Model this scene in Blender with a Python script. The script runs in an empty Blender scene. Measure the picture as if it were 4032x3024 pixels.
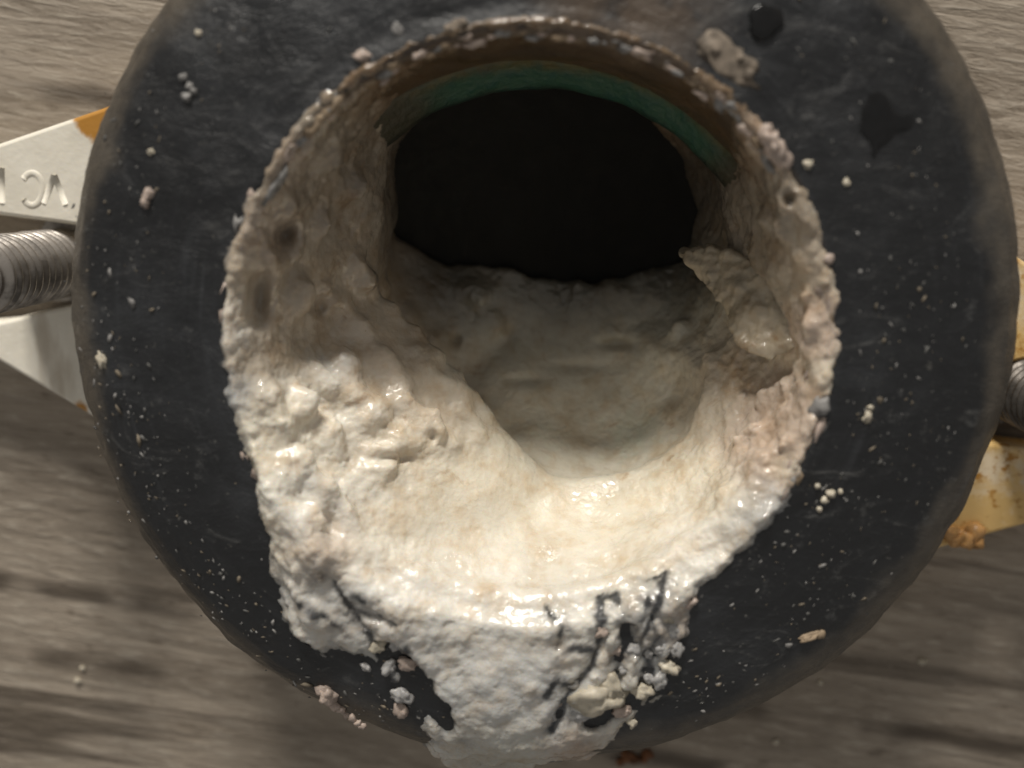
import bpy, bmesh, math, random
import numpy as np
from mathutils import Vector, Matrix, noise as mn
from mathutils.bvhtree import BVHTree

random.seed(7); rng = np.random.default_rng(7)
scene = bpy.context.scene
MM = 0.001                      # everything below is laid out in millimetres

# ------------------------------------------------------------------ camera
FPX, PW, PH = 4000.0, 4032.0, 3024.0
CAM = np.array([1.461, 14.777, 135.1])
_d = np.array([2150 - PW/2, -(720 - PH/2), -FPX]); _d /= np.linalg.norm(_d)
_w = -_d
_x = np.array([1.0, 0, 0]); _x -= _w*(_x @ _w); _x /= np.linalg.norm(_x)
_y = np.cross(_w, _x)
ROT = np.stack([_x, _y, _w])    # camera axes -> world axes
cam_data = bpy.data.cameras.new('camera'); cam = bpy.data.objects.new('camera', cam_data)
scene.collection.objects.link(cam); scene.camera = cam
cam_data.sensor_width = 36.0; cam_data.lens = 36.0*FPX/PW
cam_data.clip_start = 0.005; cam_data.clip_end = 20
m4 = Matrix.Identity(4)
for i in range(3):
    for j in range(3): m4[i][j] = ROT[i][j]
    m4[i][3] = CAM[i]*MM
cam.matrix_world = m4
cam_data.dof.use_dof = True; cam_data.dof.focus_distance = 0.116; cam_data.dof.aperture_fstop = 12

# ------------------------------------------------------------------ light: two ceiling lamps behind the picture's top edge, dim warm room
world = bpy.data.worlds.new('World'); scene.world = world; world.use_nodes = True
bg = world.node_tree.nodes['Background']
bg.inputs[0].default_value = (1.0, 0.96, 0.90, 1); bg.inputs[1].default_value = 0.25
def lamp(name, az, el, dist, size, power):
    l = bpy.data.lights.new(name, 'AREA'); l.shape = 'DISK'; l.size = size; l.energy = power
    l.color = (1.0, 0.95, 0.87)
    o = bpy.data.objects.new(name, l); scene.collection.objects.link(o)
    a, e = math.radians(az), math.radians(el)
    d = Vector((math.sin(a)*math.cos(e), math.cos(a)*math.cos(e), math.sin(e)))
    o.location = d*dist; o.rotation_euler = d.to_track_quat('Z', 'Y').to_euler()
lamp('ceiling_lamp', -12, 25, 1.6, 0.2, 14.5)
lamp('ceiling_lamp', -4, 20, 1.6, 0.2, 13.0)
vs = scene.view_settings
vs.view_transform = 'Standard'; vs.look = 'None'; vs.exposure = 0.0; vs.gamma = 1.0; vs.use_curve_mapping = False

# ------------------------------------------------------------------ helpers
V = 4032.0/2212.0               # measuring grid of the photograph used below is 2212 wide
def ray(v):
    p = np.array([v[0]*V - PW/2, -(v[1]*V - PH/2), -FPX]); d = ROT @ p
    return d/np.linalg.norm(d)
def at(v, z):
    d = ray(v); t = (z - CAM[2])/d[2]; return CAM + d*t
def project(P):
    q = (np.asarray(P) - CAM) @ ROT
    return np.stack([(PW/2 + FPX*q[..., 0]/-q[..., 2])/V, (PH/2 - FPX*q[..., 1]/-q[..., 2])/V], -1)
def sstep(a, b, x):
    t = np.clip((np.asarray(x, float) - a)/(b - a), 0, 1); return t*t*(3 - 2*t)
def fbm(p, s, o=3):
    v, a = 0.0, 1.0; q = Vector(p)*s
    for _ in range(o): v += a*mn.noise(q); a *= 0.5; q = q*2.07 + Vector((3.1, 1.7, 5.3))
    return v
def cells(p, s):
    return mn.voronoi(Vector(p)*s)[0][0]

def mesh_obj(name, verts, faces, mat, parent=None, smooth=True, origin=(0, 0, 0)):
    v = (np.asarray(verts, float) - np.asarray(origin, float))*MM
    me = bpy.data.meshes.new(name)
    me.from_pydata([tuple(p) for p in v], [], [tuple(f) for f in faces]); me.update()
    if smooth: me.polygons.foreach_set('use_smooth', [True]*len(me.polygons))
    me.materials.append(mat)
    o = bpy.data.objects.new(name, me); scene.collection.objects.link(o)
    if parent: o.parent = parent; o.location = (Vector(origin) - Vector(tuple(c/MM for c in parent.location)))*MM
    else: o.location = Vector(origin)*MM
    return o
def empty(name, loc, label, cat, group=None):
    o = bpy.data.objects.new(name, None); scene.collection.objects.link(o)
    o.location = Vector(loc)*MM; o.empty_display_size = 0.01
    return tag(o, label, cat, group)
def tag(o, label=None, cat=None, group=None, kind=None):
    if label: o['label'] = label
    if cat: o['category'] = cat
    if group: o['group'] = group
    if kind: o['kind'] = kind
    return o
def lathe(profile, n, center=(0, 0), jitter=None, closed=True):
    V_, F = [], []; m = len(profile)
    for i in range(n):
        a = 2*math.pi*i/n; c, s = math.cos(a), math.sin(a)
        for (r, z) in profile:
            p = (center[0] + r*c, center[1] + r*s, z)
            if jitter: p = jitter(p, r, z, a)
            V_.append(p)
    for i in range(n):
        k = (i + 1) % n
        for j in range(m if closed else m - 1):
            l = (j + 1) % m
            F.append((i*m + j, k*m + j, k*m + l, i*m + l))
    return V_, F
def resample(profile, step):
    out = []
    for (a, b) in zip(profile[:-1], profile[1:]):
        n = max(1, int(math.dist(a, b)/step))
        for i in range(n): out.append((a[0] + (b[0]-a[0])*i/n, a[1] + (b[1]-a[1])*i/n))
    out.append(profile[-1]); return out
_ico = {}
def ico(sub):
    if sub not in _ico:
        b = bmesh.new(); bmesh.ops.create_icosphere(b, subdivisions=sub, radius=1)
        b.verts.ensure_lookup_table()
        _ico[sub] = ([tuple(v.co) for v in b.verts], [tuple(v.index for v in f.verts) for f in b.faces]); b.free()
    return _ico[sub]
def blob(c, r, squash=(1, 1, 1), rough=0.25, sub=2, seed=0, rot=0.0):
    vs_, fs = ico(sub); out = []; cr, sr = math.cos(rot), math.sin(rot)
    off = Vector((seed*1.37, seed*2.11, seed*0.73))
    for v in vs_:
        k = r*(1 + rough*fbm(Vector(v) + off, 1.4, 3))
        x, y, z = v[0]*k*squash[0], v[1]*k*squash[1], v[2]*k*squash[2]
        out.append((c[0] + x*cr - y*sr, c[1] + x*sr + y*cr, c[2] + z))
    return out, fs
def joined(parts):
    V_, F = [], []
    for v, f in parts:
        n = len(V_); V_ += list(v); F += [tuple(i + n for i in q) for q in f]
    return V_, F
def remesh(verts, faces, voxel, smooth_iter=1):
    me = bpy.data.meshes.new('tmp'); me.from_pydata([tuple(map(float, p)) for p in verts], [], faces); me.update()
    o = bpy.data.objects.new('tmp', me); scene.collection.objects.link(o)
    md = o.modifiers.new('r', 'REMESH'); md.mode = 'VOXEL'; md.voxel_size = voxel
    if smooth_iter:
        ms = o.modifiers.new('s', 'SMOOTH'); ms.factor = 0.5; ms.iterations = smooth_iter
    dg = bpy.context.evaluated_depsgraph_get(); ev = o.evaluated_get(dg); em = ev.to_mesh()
    n = len(em.vertices); co = np.empty(n*3); em.vertices.foreach_get('co', co)
    no = np.empty(n*3); em.vertices.foreach_get('normal', no)
    fs = [tuple(p.vertices) for p in em.polygons]
    ev.to_mesh_clear(); bpy.data.objects.remove(o); bpy.data.meshes.remove(me)
    return co.reshape(-1, 3), no.reshape(-1, 3), fs

def warp(p):        # the bore sits a little off the centre of the ring
    r = math.hypot(p[0], p[1]); w = 1 - float(sstep(31, 40, r)); return (p[0] - 0.4*w, p[1] - 1.2*w, p[2])
# ------------------------------------------------------------------ materials
class Mat:
    def __init__(s, name):
        s.m = bpy.data.materials.new(name); s.m.use_nodes = True; s.t = s.m.node_tree
        s.b = s.t.nodes['Principled BSDF']; s.co = s.t.nodes.new('ShaderNodeTexCoord').outputs['Object']
    def n(s, kind, **kw):
        nd = s.t.nodes.new(kind)
        for k, v in kw.items(): setattr(nd, k, v)
        return nd
    def link(s, a, b): s.t.links.new(a, b)
    def put(s, sock, val):
        if isinstance(val, bpy.types.NodeSocket): s.link(val, sock)
        elif isinstance(val, tuple) and len(val) == 3 and sock.type == 'RGBA': sock.default_value = (*val, 1)
        else: sock.default_value = val
    def mapping(s, scale=(1, 1, 1), rot=(0, 0, 0), vec=None):
        nd = s.n('ShaderNodeMapping'); s.link(vec or s.co, nd.inputs[0])
        nd.inputs['Scale'].default_value = scale; nd.inputs['Rotation'].default_value = rot; return nd.outputs[0]
    def noise(s, scale, detail=4, rough=0.55, vec=None, dist=0.0):
        nd = s.n('ShaderNodeTexNoise'); s.link(vec or s.co, nd.inputs['Vector'])
        nd.inputs['Scale'].default_value = scale; nd.inputs['Detail'].default_value = detail
        nd.inputs['Roughness'].default_value = rough; nd.inputs['Distortion'].default_value = dist; return nd.outputs['Fac']
    def ramp(s, fac, lo, hi, a=0.0, b=1.0):
        nd = s.n('ShaderNodeMapRange'); nd.interpolation_type = 'SMOOTHSTEP'; s.link(fac, nd.inputs[0])
        nd.inputs[1].default_value = lo; nd.inputs[2].default_value = hi
        nd.inputs[3].default_value = a; nd.inputs[4].default_value = b; return nd.outputs[0]
    def math(s, op, a, b=0.0):
        nd = s.n('ShaderNodeMath', operation=op); s.put(nd.inputs[0], a); s.put(nd.inputs[1], b); return nd.outputs[0]
    def mix(s, fac, a, b):
        nd = s.n('ShaderNodeMix', data_type='RGBA'); s.put(nd.inputs[0], fac); s.put(nd.inputs[6], a); s.put(nd.inputs[7], b); return nd.outputs[2]
    def bump(s, h, strength, dist):
        nd = s.n('ShaderNodeBump'); s.link(h, nd.inputs['Height']); nd.inputs['Strength'].default_value = strength
        nd.inputs['Distance'].default_value = dist
        if s.b.inputs['Normal'].is_linked: s.link(s.b.inputs['Normal'].links[0].from_socket, nd.inputs['Normal'])
        s.link(nd.outputs[0], s.b.inputs['Normal'])
    def near(s, p, r0, r1, wob=None, amt=0.0):
        nd = s.n('ShaderNodeVectorMath', operation='DISTANCE'); s.link(s.co, nd.inputs[0])
        nd.inputs[1].default_value = tuple(c*MM for c in p); d = nd.outputs['Value']
        if wob is not None: d = s.math('ADD', d, s.math('MULTIPLY', s.math('SUBTRACT', wob, 0.5), amt*MM))
        return s.ramp(d, r0*MM, r1*MM, 1.0, 0.0)
    def base(s, c, rough, spec=0.5):
        s.put(s.b.inputs['Base Color'], c); s.put(s.b.inputs['Roughness'], rough); s.b.inputs['Specular IOR Level'].default_value = spec

def make_rubber():
    M = Mat('black_rubber')
    sep = M.n('ShaderNodeSeparateXYZ'); M.link(M.co, sep.inputs[0])
    r = M.math('SQRT', M.math('ADD', M.math('MULTIPLY', sep.outputs[0], sep.outputs[0]), M.math('MULTIPLY', sep.outputs[1], sep.outputs[1])))
    ang = M.math('ARCTAN2', sep.outputs[1], sep.outputs[0])
    cmb = M.n('ShaderNodeCombineXYZ'); M.link(M.math('MULTIPLY', r, 900.0), cmb.inputs[0]); M.link(M.math('MULTIPLY', ang, 1.6), cmb.inputs[1])
    streak = M.noise(1.0, 5, 0.65, cmb.outputs[0])
    big = M.noise(70, 4, 0.6); mid = M.noise(330, 4, 0.6); fine = M.noise(2600, 3, 0.6)
    outer = M.math('MULTIPLY', M.ramp(M.math('ADD', r, M.math('MULTIPLY', M.math('SUBTRACT', big, 0.5), 0.012)), 0.0440, 0.0475), M.ramp(mid, 0.28, 0.62, 0.5, 1.0))
    c = M.mix(M.ramp(streak, 0.50, 0.78), (0.0095, 0.0104, 0.0122), (0.038, 0.0405, 0.045))
    c = M.mix(M.ramp(big, 0.42, 0.66, 0.0, 0.65), c, (0.034, 0.0365, 0.041))
    patch = M.noise(38, 5, 0.62, None, 0.6)
    c = M.mix(M.ramp(patch, 0.40, 0.60, 0.75, 0.0), c, (0.0055, 0.006, 0.0072))
    smear = M.noise(1.0, 6, 0.72, M.mapping((130, 260, 200), (0, 0, 0.5)), 1.5)
    c = M.mix(M.ramp(smear, 0.58, 0.74, 0.0, 0.55), c, (0.125, 0.124, 0.120))
    c = M.mix(M.ramp(smear, 0.30, 0.42, 0.7, 0.0), c, (0.006, 0.0063, 0.007))
    c = M.mix(M.math('MULTIPLY', outer, 0.85), c, (0.098, 0.083, 0.064))
    c = M.mix(M.ramp(M.noise(1100, 3, 0.7), 0.64, 0.76, 0.0, 0.6), c, (0.16, 0.155, 0.14))
    c = M.mix(M.math('MULTIPLY', M.ramp(M.noise(240, 5, 0.75), 0.60, 0.72), 0.5), c, (0.10, 0.10, 0.10))
    wb = M.noise(190, 3, 0.6)
    # tan-brown staining of the bore wall and round the upper rim
    inb = M.ramp(r, 0.0285, 0.0300, 1.0, 0.0)
    c = M.mix(M.math('MULTIPLY', inb, M.ramp(wb, 0.3, 0.6, 0.6, 1.0)), c, (0.085, 0.050, 0.022))
    up = M.math('MULTIPLY', M.near((9, 33.0, 35.5), 5, 12, wb, 9), M.ramp(wb, 0.35, 0.6, 0.1, 0.75))
    c = M.mix(up, c, (0.12, 0.085, 0.058))
    M.base(c, M.ramp(smear, 0.35, 0.65, 0.30, 0.56), 0.65)
    M.bump(streak, 0.3, 0.0003); M.bump(fine, 0.45, 0.00014); M.bump(mid, 0.45, 0.0005); M.bump(smear, 0.4, 0.0006)
    return M.m
def make_black(name, c=(0.006, 0.006, 0.006), rough=0.7):
    M = Mat(name); n = M.noise(300, 4)
    M.base(M.mix(n, c, tuple(x*1.8 for x in c)), rough, 0.2); M.bump(n, 0.3, 0.0004); return M.m
def make_green():
    M = Mat('verdigris_ring'); n = M.noise(240, 4, 0.6); k = M.noise(900, 3)
    sep = M.n('ShaderNodeSeparateXYZ'); M.link(M.co, sep.inputs[0])
    z = M.math('ADD', sep.outputs[2], M.math('MULTIPLY', M.math('SUBTRACT', n, 0.5), 0.003))
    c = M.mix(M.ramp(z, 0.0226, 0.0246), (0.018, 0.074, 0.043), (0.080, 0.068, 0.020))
    c = M.mix(M.ramp(k, 0.4, 0.75, 0, 0.6), c, (0.006, 0.055, 0.05))
    c = M.mix(M.ramp(M.noise(150, 5, 0.7), 0.5, 0.68, 0, 0.8), c, (0.045, 0.034, 0.014))
    for p_, a_, b_ in (((-16, 20, 22), 3, 9), ((23, 13, 22), 3, 9)): c = M.mix(M.math('MULTIPLY', M.near(p_, a_, b_, n, 4), 0.9), c, (0.035, 0.028, 0.014))
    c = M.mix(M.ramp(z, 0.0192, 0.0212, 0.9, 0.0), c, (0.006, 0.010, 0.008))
    M.base(c, 0.5); M.bump(k, 0.5, 0.0005); return M.m
def make_plastic(kind):
    M = Mat('white_plastic'); w = M.noise(160, 4, 0.6); f = M.noise(700, 4, 0.6)
    c = M.mix(M.ramp(w, 0.35, 0.7), (0.93, 0.88, 0.77), (0.85, 0.80, 0.69))
    sep = M.n('ShaderNodeSeparateXYZ'); M.link(M.co, sep.inputs[0])
    rt = M.math('MULTIPLY', M.ramp(sep.outputs[0], 0.02, 0.03), M.ramp(w, 0.34, 0.54, 0.5, 1.0))
    patch = M.math('MULTIPLY', rt, M.near((66, -22, 8), 2.0, 4.5, w, 8)); 
    c = M.mix(rt, c, (0.74, 0.50, 0.20))
    c = M.mix(M.math('MULTIPLY', M.ramp(sep.outputs[0], 0.02, 0.03), M.ramp(f, 0.52, 0.7)), c, (0.47, 0.23, 0.045))
    c = M.mix(M.math('MULTIPLY', patch, 0.9), c, (0.62, 0.58, 0.52))
    for (p, a, b) in (((-53.6, 22.8, 8), 2.6, 3.6), ((-59, -14, 8), 0.4, 1.4)):
        c = M.mix(M.near(p, a, b, f, 2.0), c, (0.52, 0.25, 0.045))
    c = M.mix(M.math('MULTIPLY', M.near((-62, -7, 8), 4, 9), M.ramp(M.noise(300, 3, 0.5, M.mapping((1, 0.25, 1))), 0.5, 0.7, 0, 0.5)), c, (0.42, 0.33, 0.23))
    M.base(c, M.ramp(f, 0.3, 0.7, 0.4, 0.6), 0.35); M.b.inputs['Subsurface Weight'].default_value = 0.15; M.b.inputs['Subsurface Radius'].default_value = (0.002, 0.0018, 0.0014); M.bump(f, 0.15, 0.0004); M.bump(w, 0.2, 0.0008); return M.m
def make_steel(name, col, rough=0.38):
    M = Mat(name); n = M.noise(420, 5, 0.65)
    c = M.mix(M.ramp(n, 0.4, 0.7), col, tuple(x*0.42 for x in col))
    M.base(c, M.ramp(n, 0.3, 0.7, rough - 0.08, rough + 0.2)); M.put(M.b.inputs['Metallic'], M.ramp(n, 0.35, 0.7, 0.9, 0.4)); M.bump(n, 0.25, 0.0002); return M.m
def make_scale(name, wet):
    M = Mat(name)
    at_ = M.n('ShaderNodeAttribute', attribute_name='tint'); col = at_.outputs['Color']
    n = M.noise(420, 5, 0.65); k = M.noise(1500, 4, 0.6); g = M.noise(130, 3, 0.55)
    mul = M.n('ShaderNodeMix', data_type='RGBA', blend_type='MULTIPLY'); mul.inputs[0].default_value = 1.0; M.link(col, mul.inputs[6]); mul.inputs[7].default_value = (0.84, 0.73, 0.60, 1)
    c = M.mix(M.ramp(n, 0.42, 0.78, 0, 0.8), col, mul.outputs[2])
    mul2 = M.n('ShaderNodeMix', data_type='RGBA', blend_type='MULTIPLY'); mul2.inputs[0].default_value = 1.0; M.link(c, mul2.inputs[6]); mul2.inputs[7].default_value = (0.62, 0.46, 0.32, 1)
    c = M.mix(M.ramp(M.noise(210, 5, 0.7, None, 0.8), 0.60, 0.72, 0, 0.6), c, mul2.outputs[2])
    c = M.mix(M.ramp(k, 0.68, 0.78, 0, 0.6), c, mul2.outputs[2])
    M.base(c, M.ramp(g, 0.40, 0.60, 0.10 if wet else 0.3, 0.5), 0.5)
    M.b.inputs['Subsurface Weight'].default_value = 0.22 if wet else 0.1
    M.b.inputs['Subsurface Radius'].default_value = (0.0022, 0.0014, 0.0008); M.b.inputs['Subsurface Scale'].default_value = 0.6
    M.b.inputs['Coat Weight'].default_value = 0.0; M.b.inputs['Coat Roughness'].default_value = 0.05; M.b.inputs['Coat IOR'].default_value = 1.4
    M.put(M.b.inputs['Coat Weight'], M.ramp(g, 0.36, 0.62, 1.0 if wet else 0.6, 0.25))
    M.bump(M.noise(4200, 3, 0.6), 0.25, 0.0001); M.bump(k, 0.35, 0.0002)
    M.bump(n, 0.4, 0.0005); return M.m
def make_floor():
    M = Mat('greyed_wood'); rz = math.radians(9)
    rv = M.mapping((1, 1, 1), (0, 0, rz)); v1 = M.mapping((22, 230, 100), vec=rv); v2 = M.mapping((190, 900, 300), vec=rv); v3 = M.mapping((7, 42, 30), vec=rv)
    a = M.noise(1.0, 6, 0.62, v1, 0.6); b = M.noise(1.0, 5, 0.65, v2, 0.4); g = M.noise(1.0, 3, 0.5, v3, 0.8)
    c = M.mix(M.ramp(a, 0.3, 0.7), (0.41, 0.348, 0.280), (0.26, 0.217, 0.170))
    c = M.mix(M.ramp(b, 0.52, 0.66, 0, 0.6), c, (0.50, 0.44, 0.365))
    c = M.mix(M.ramp(b, 0.30, 0.45, 0.65, 0), c, (0.13, 0.10, 0.07))
    c = M.mix(M.ramp(g, 0.60, 0.70, 0, 0.55), c, (0.10, 0.078, 0.056))
    d = M.noise(1.0, 4, 0.6, M.mapping((3.5, 75, 30), vec=rv), 0.9)
    c = M.mix(M.ramp(d, 0.55, 0.62, 0, 0.8), c, (0.085, 0.066, 0.048)); c = M.mix(M.ramp(M.noise(900, 4, 0.7), 0.6, 0.75, 0, 0.4), c, (0.50, 0.45, 0.38))
    sr = M.n('ShaderNodeSeparateXYZ'); M.link(rv, sr.inputs[0])
    wob = M.noise(1.0, 3, 0.55, M.mapping((28, 6, 1), vec=rv))
    for (px, py, lo) in ((0, 1262, 0.40), (0, 1405, 0.45), (0, 180, 0.5)):
        q = at((px, py), 0); cy = (q[0]*math.sin(rz) + q[1]*math.cos(rz))*MM
        dl = M.math('ABSOLUTE', M.math('ADD', M.math('SUBTRACT', sr.outputs[1], cy), M.math('MULTIPLY', M.math('SUBTRACT', wob, 0.5), 0.006)))
        k_ = M.math('MULTIPLY', M.ramp(dl, 0.0002, 0.0024, 0.85, 0.0), M.ramp(M.noise(1.0, 3, 0.6, M.mapping((40, 9, 1), vec=rv)), lo, lo + 0.15))
        c = M.mix(k_, c, (0.075, 0.057, 0.041))
    M.base(c, M.ramp(b, 0.3, 0.7, 0.5, 0.68), 0.4)
    M.bump(a, 0.5, 0.0009); M.bump(b, 0.8, 0.0006); M.bump(d, 0.5, 0.0012); M.bump(M.noise(2400, 3), 0.2, 0.0001); return M.m
def make_plain(name, c, rough=0.5, var=0.5, spec=0.5, sss=0.0):
    M = Mat(name); n = M.noise(900, 4, 0.6)
    M.base(M.mix(M.ramp(n, 0.35, 0.7), c, tuple(x*(1 - var) for x in c)), rough, spec); M.bump(n, 0.4, 0.0002)
    if sss: M.b.inputs['Subsurface Weight'].default_value = sss; M.b.inputs['Subsurface Radius'].default_value = (0.001, 0.0007, 0.0004)
    return M.m
RUBBER = make_rubber(); BLACK = make_black('pipe_bore', (0.011, 0.011, 0.0105), 0.4); GREEN = make_green(); PLASTIC = make_plastic('l')
STEEL = make_steel('bolt_steel', (0.42, 0.385, 0.35)); DARKSTEEL = make_steel('dark_bolt_steel', (0.16, 0.145, 0.13), 0.45)
SCALE = make_scale('wet_scale', True); SLUDGE = make_scale('dull_scale', False); FLOOR = make_floor()
CREAM = make_plain('cream_crumb', (0.60, 0.54, 0.43), 0.45, 0.35, sss=0.15); PINK = make_plain('pinkish_crumb', (0.52, 0.42, 0.36), 0.5, 0.35, sss=0.15)
TAN = make_plain('tan_crumb', (0.36, 0.27, 0.18), 0.7, 0.45); GREYC = make_plain('grey_crumb', (0.30, 0.29, 0.28), 0.6, 0.5)
SPECK = make_plain('dim_speck', (0.13, 0.128, 0.122), 0.6, 0.5); DIMTAN = make_plain('dim_tan_speck', (0.20, 0.165, 0.12), 0.7, 0.5); SMEAR = make_plain('grey_brown_smear', (0.25, 0.205, 0.16), 0.8, 0.5); PALE = make_plain('pale_grey_crumb', (0.44, 0.43, 0.42), 0.35, 0.35, sss=0.15); RUST = make_plain('rust_crumb', (0.20, 0.075, 0.022), 0.7, 0.7); ORANGE = make_plain('orange_residue', (0.66, 0.36, 0.13), 0.42, 0.45, sss=0.1)
WET = make_plain('wet_rubber', (0.006, 0.006, 0.0065), 0.16, 0.4)

# ------------------------------------------------------------------ floor
def build_floor():
    N, half = 60, 600.0
    xs = np.linspace(-half, half, N); V_ = [(x, y, 0.0) for y in xs for x in xs]
    F = [(j*N + i, j*N + i + 1, (j+1)*N + i + 1, (j+1)*N + i) for j in range(N-1) for i in range(N-1)]
    tag(mesh_obj('floor', V_, F, FLOOR), kind='structure')
build_floor()

# ------------------------------------------------------------------ white flange with its slotted arms
FC = np.array([0.0, -4.0]); PT, PB = 8.0, 2.0
flange = empty('pipe_flange', (0, 0, 0), 'white two-armed plastic pipe flange lying on the wooden floor under the black gasket', 'flange')
def build_flange():
    arm = [(-40, 27.9), (-54.5, 23.3), (-66.2, 19.6)]
    tip = (-84.0, 6.0)
    arm += [(-78, 15.9)] + [(tip[0] + 9.5*math.cos(math.radians(t)), tip[1] + 9.5*math.sin(math.radians(t))) for t in range(70, 246, 25)]
    arm += [(-78, -2.2), (-68.9, -7.9), (-59.6, -13.7), (-44, -23.4)]
    def arc(a0, a1, r=46):
        return [(FC[0] + r*math.cos(math.radians(a)), FC[1] + r*math.sin(math.radians(a))) for a in np.linspace(a0, a1, 24)]
    rot = lambda P: [(2*FC[0] - x, 2*FC[1] - y) for x, y in P]
    outer = arm + arc(208, 318)[2:-2] + rot(arm) + arc(28, 138)[2:-2]
    slot = [(-51, 8.5), (-58.5, 9.7), (-67.1, 10.8), (-73, 11)] + [(-75 + 6.6*math.cos(math.radians(t)), 4.4 + 6.6*math.sin(math.radians(t))) for t in range(90, 271, 30)] + [(-72, -3), (-68.4, -2.7), (-58.5, -0.4), (-51, 1.0)]
    hole = [(28.4*math.cos(t), 28.4*math.sin(t)) for t in np.linspace(0, 2*math.pi, 64, endpoint=False)]
    cu = bpy.data.curves.new('plate', 'CURVE'); cu.dimensions = '2D'; cu.fill_mode = 'BOTH'
    cu.extrude = (PT - PB)/2*MM - 0.0005; cu.bevel_depth = 0.0005; cu.bevel_resolution = 2; cu.offset = -0.0005
    for P in (outer, slot, rot(slot), hole):
        sp = cu.splines.new('POLY'); sp.points.add(len(P) - 1); sp.use_cyclic_u = True
        for q, (x, y) in zip(sp.points, P): q.co = (x*MM, y*MM, 0, 1)
    tmp = bpy.data.objects.new('tmp', cu); scene.collection.objects.link(tmp)
    dg = bpy.context.evaluated_depsgraph_get(); me = bpy.data.meshes.new_from_object(tmp.evaluated_get(dg))
    bpy.data.objects.remove(tmp)
    me.transform(Matrix.Translation((0, 0, (PT + PB)/2*MM))); me.materials.clear(); me.materials.append(PLASTIC); me.name = 'plate'
    o = bpy.data.objects.new('plate', me); scene.collection.objects.link(o); o.parent = flange
    o['label'] = 'white slotted plate, stained orange on its right arm'
    # hub and bore below the gasket
    v, f = lathe([(31, 0.2), (31, 7.5), (28.6, 7.5), (28.6, 0.2)], 72); mesh_obj('hub', v, f, PLASTIC, flange)
    v, f = lathe([(28.3, 21), (27.0, 20), (27.0, 1.2), (0.01, 1.0), (0.01, 0.3), (28.3, 0.3)], 72); mesh_obj('drain_bore', v, f, BLACK, flange)
    def jit(p, r, z, a):
        k = 0.25*fbm((p[0], p[1], z), 0.25, 3); return (p[0]*(1 + k/27), p[1]*(1 + k/27), z + 0.4*k)
    v, f = lathe(resample([(28.6, 25.2), (27.9, 24.6), (27.0, 23.0), (26.0, 21.2), (25.5, 20.0), (25.6, 18.6), (28.6, 18.4)], 0.6), 160, (0.4, -0.6), jit)
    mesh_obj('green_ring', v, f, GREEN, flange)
    # raised lettering, upside down in the photograph
    def bars(name, segs, w=0.44, h=0.22):
        V_, F = [], []
        for P in segs:
            P = [np.array(p) for p in P]; n0 = len(V_); m = 7
            for i, p in enumerate(P):
                d = P[min(i+1, len(P)-1)] - P[max(i-1, 0)]; d = d/np.linalg.norm(d); s = np.array([-d[1], d[0]])
                for j in range(m):
                    t = math.pi*j/(m-1); q = p + s*w*math.cos(t)*1.0
                    V_.append((q[0], q[1], PT - 0.08 + h*math.sin(t)))
            for i in range(len(P)-1):
                for j in range(m-1):
                    F.append((n0+i*m+j, n0+i*m+j+1, n0+(i+1)*m+j+1, n0+(i+1)*m+j))
            F.append(tuple(n0+j for j in range(m))); F.append(tuple(n0+(len(P)-1)*m+j for j in range(m))[::-1])
        mesh_obj(name, V_, F, PLASTIC, flange)
    def g(x, y): return at((x/V, y/V), PT)[:2]
    bars('letter', [[g(172, 800), g(214, 690)], [g(214, 690), g(258, 806)]])
    th = [math.radians(a) for a in np.linspace(-140, 140, 20)]
    bars('letter', [[g(126 + 42*math.cos(t), 745 + 64*math.sin(t)) for t in th]])
    bars('letter', [[g(6, 660), g(8, 800)]])
build_flange()

# ------------------------------------------------------------------ bolts standing in the slots
def build_bolt(name, x, y, z1, mat, label):
    t = empty(name, (x, y, 0), label, 'bolt', 'bolts standing in the flange slots')
    n, pitch, r0, depth = 40, 1.55, 4.45, 0.6; z0 = 1.2
    V_, F = [], []; rows = int((z1 - z0)/pitch*10)
    for i in range(rows + 1):
        z = z0 + (z1 - z0)*i/rows
        for j in range(n):
            ph = (z/pitch - j/n) % 1.0; tri = abs(2*ph - 1); tri = min(1, max(0, (tri - 0.12)/0.76))
            r = r0 - depth*(1 - tri) + 0.06*fbm((j*0.4, z, x), 0.6, 2)
            if i > rows - 6: r *= 1 - 0.03*(i - rows + 6)
            a = 2*math.pi*j/n; V_.append((x + r*math.cos(a), y + r*math.sin(a), z))
    for i in range(rows):
        for j in range(n):
            k = (j+1) % n; F.append((i*n+j, i*n+k, (i+1)*n+k, (i+1)*n+j))
    F.append(tuple(range(rows*n, rows*n+n))); F.append(tuple(range(n))[::-1])
    mesh_obj('threaded_shank', V_, F, mat, t, origin=(x, y, 0))
    hx = [(x + 6.2*math.cos(a), y + 6.2*math.sin(a)) for a in np.radians(np.arange(0, 360, 60))]
    v = [(p[0], p[1], 0.05) for p in hx] + [(p[0], p[1], 1.5) for p in hx]
    mesh_obj('bolt_head', v, [tuple(range(6))[::-1], tuple(range(6, 12))] + [(i, (i+1) % 6, (i+1) % 6 + 6, i+6) for i in range(6)], mat, t, False, origin=(x, y, 0))
build_bolt('threaded_bolt', -61.3, 4.6, 26, STEEL, 'dull grey threaded bolt standing in the left slot below the raised letters')
build_bolt('threaded_bolt', 62.2, -11.2, 26, DARKSTEEL, 'dark threaded bolt in the orange-stained right slot at the picture edge')

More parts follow.
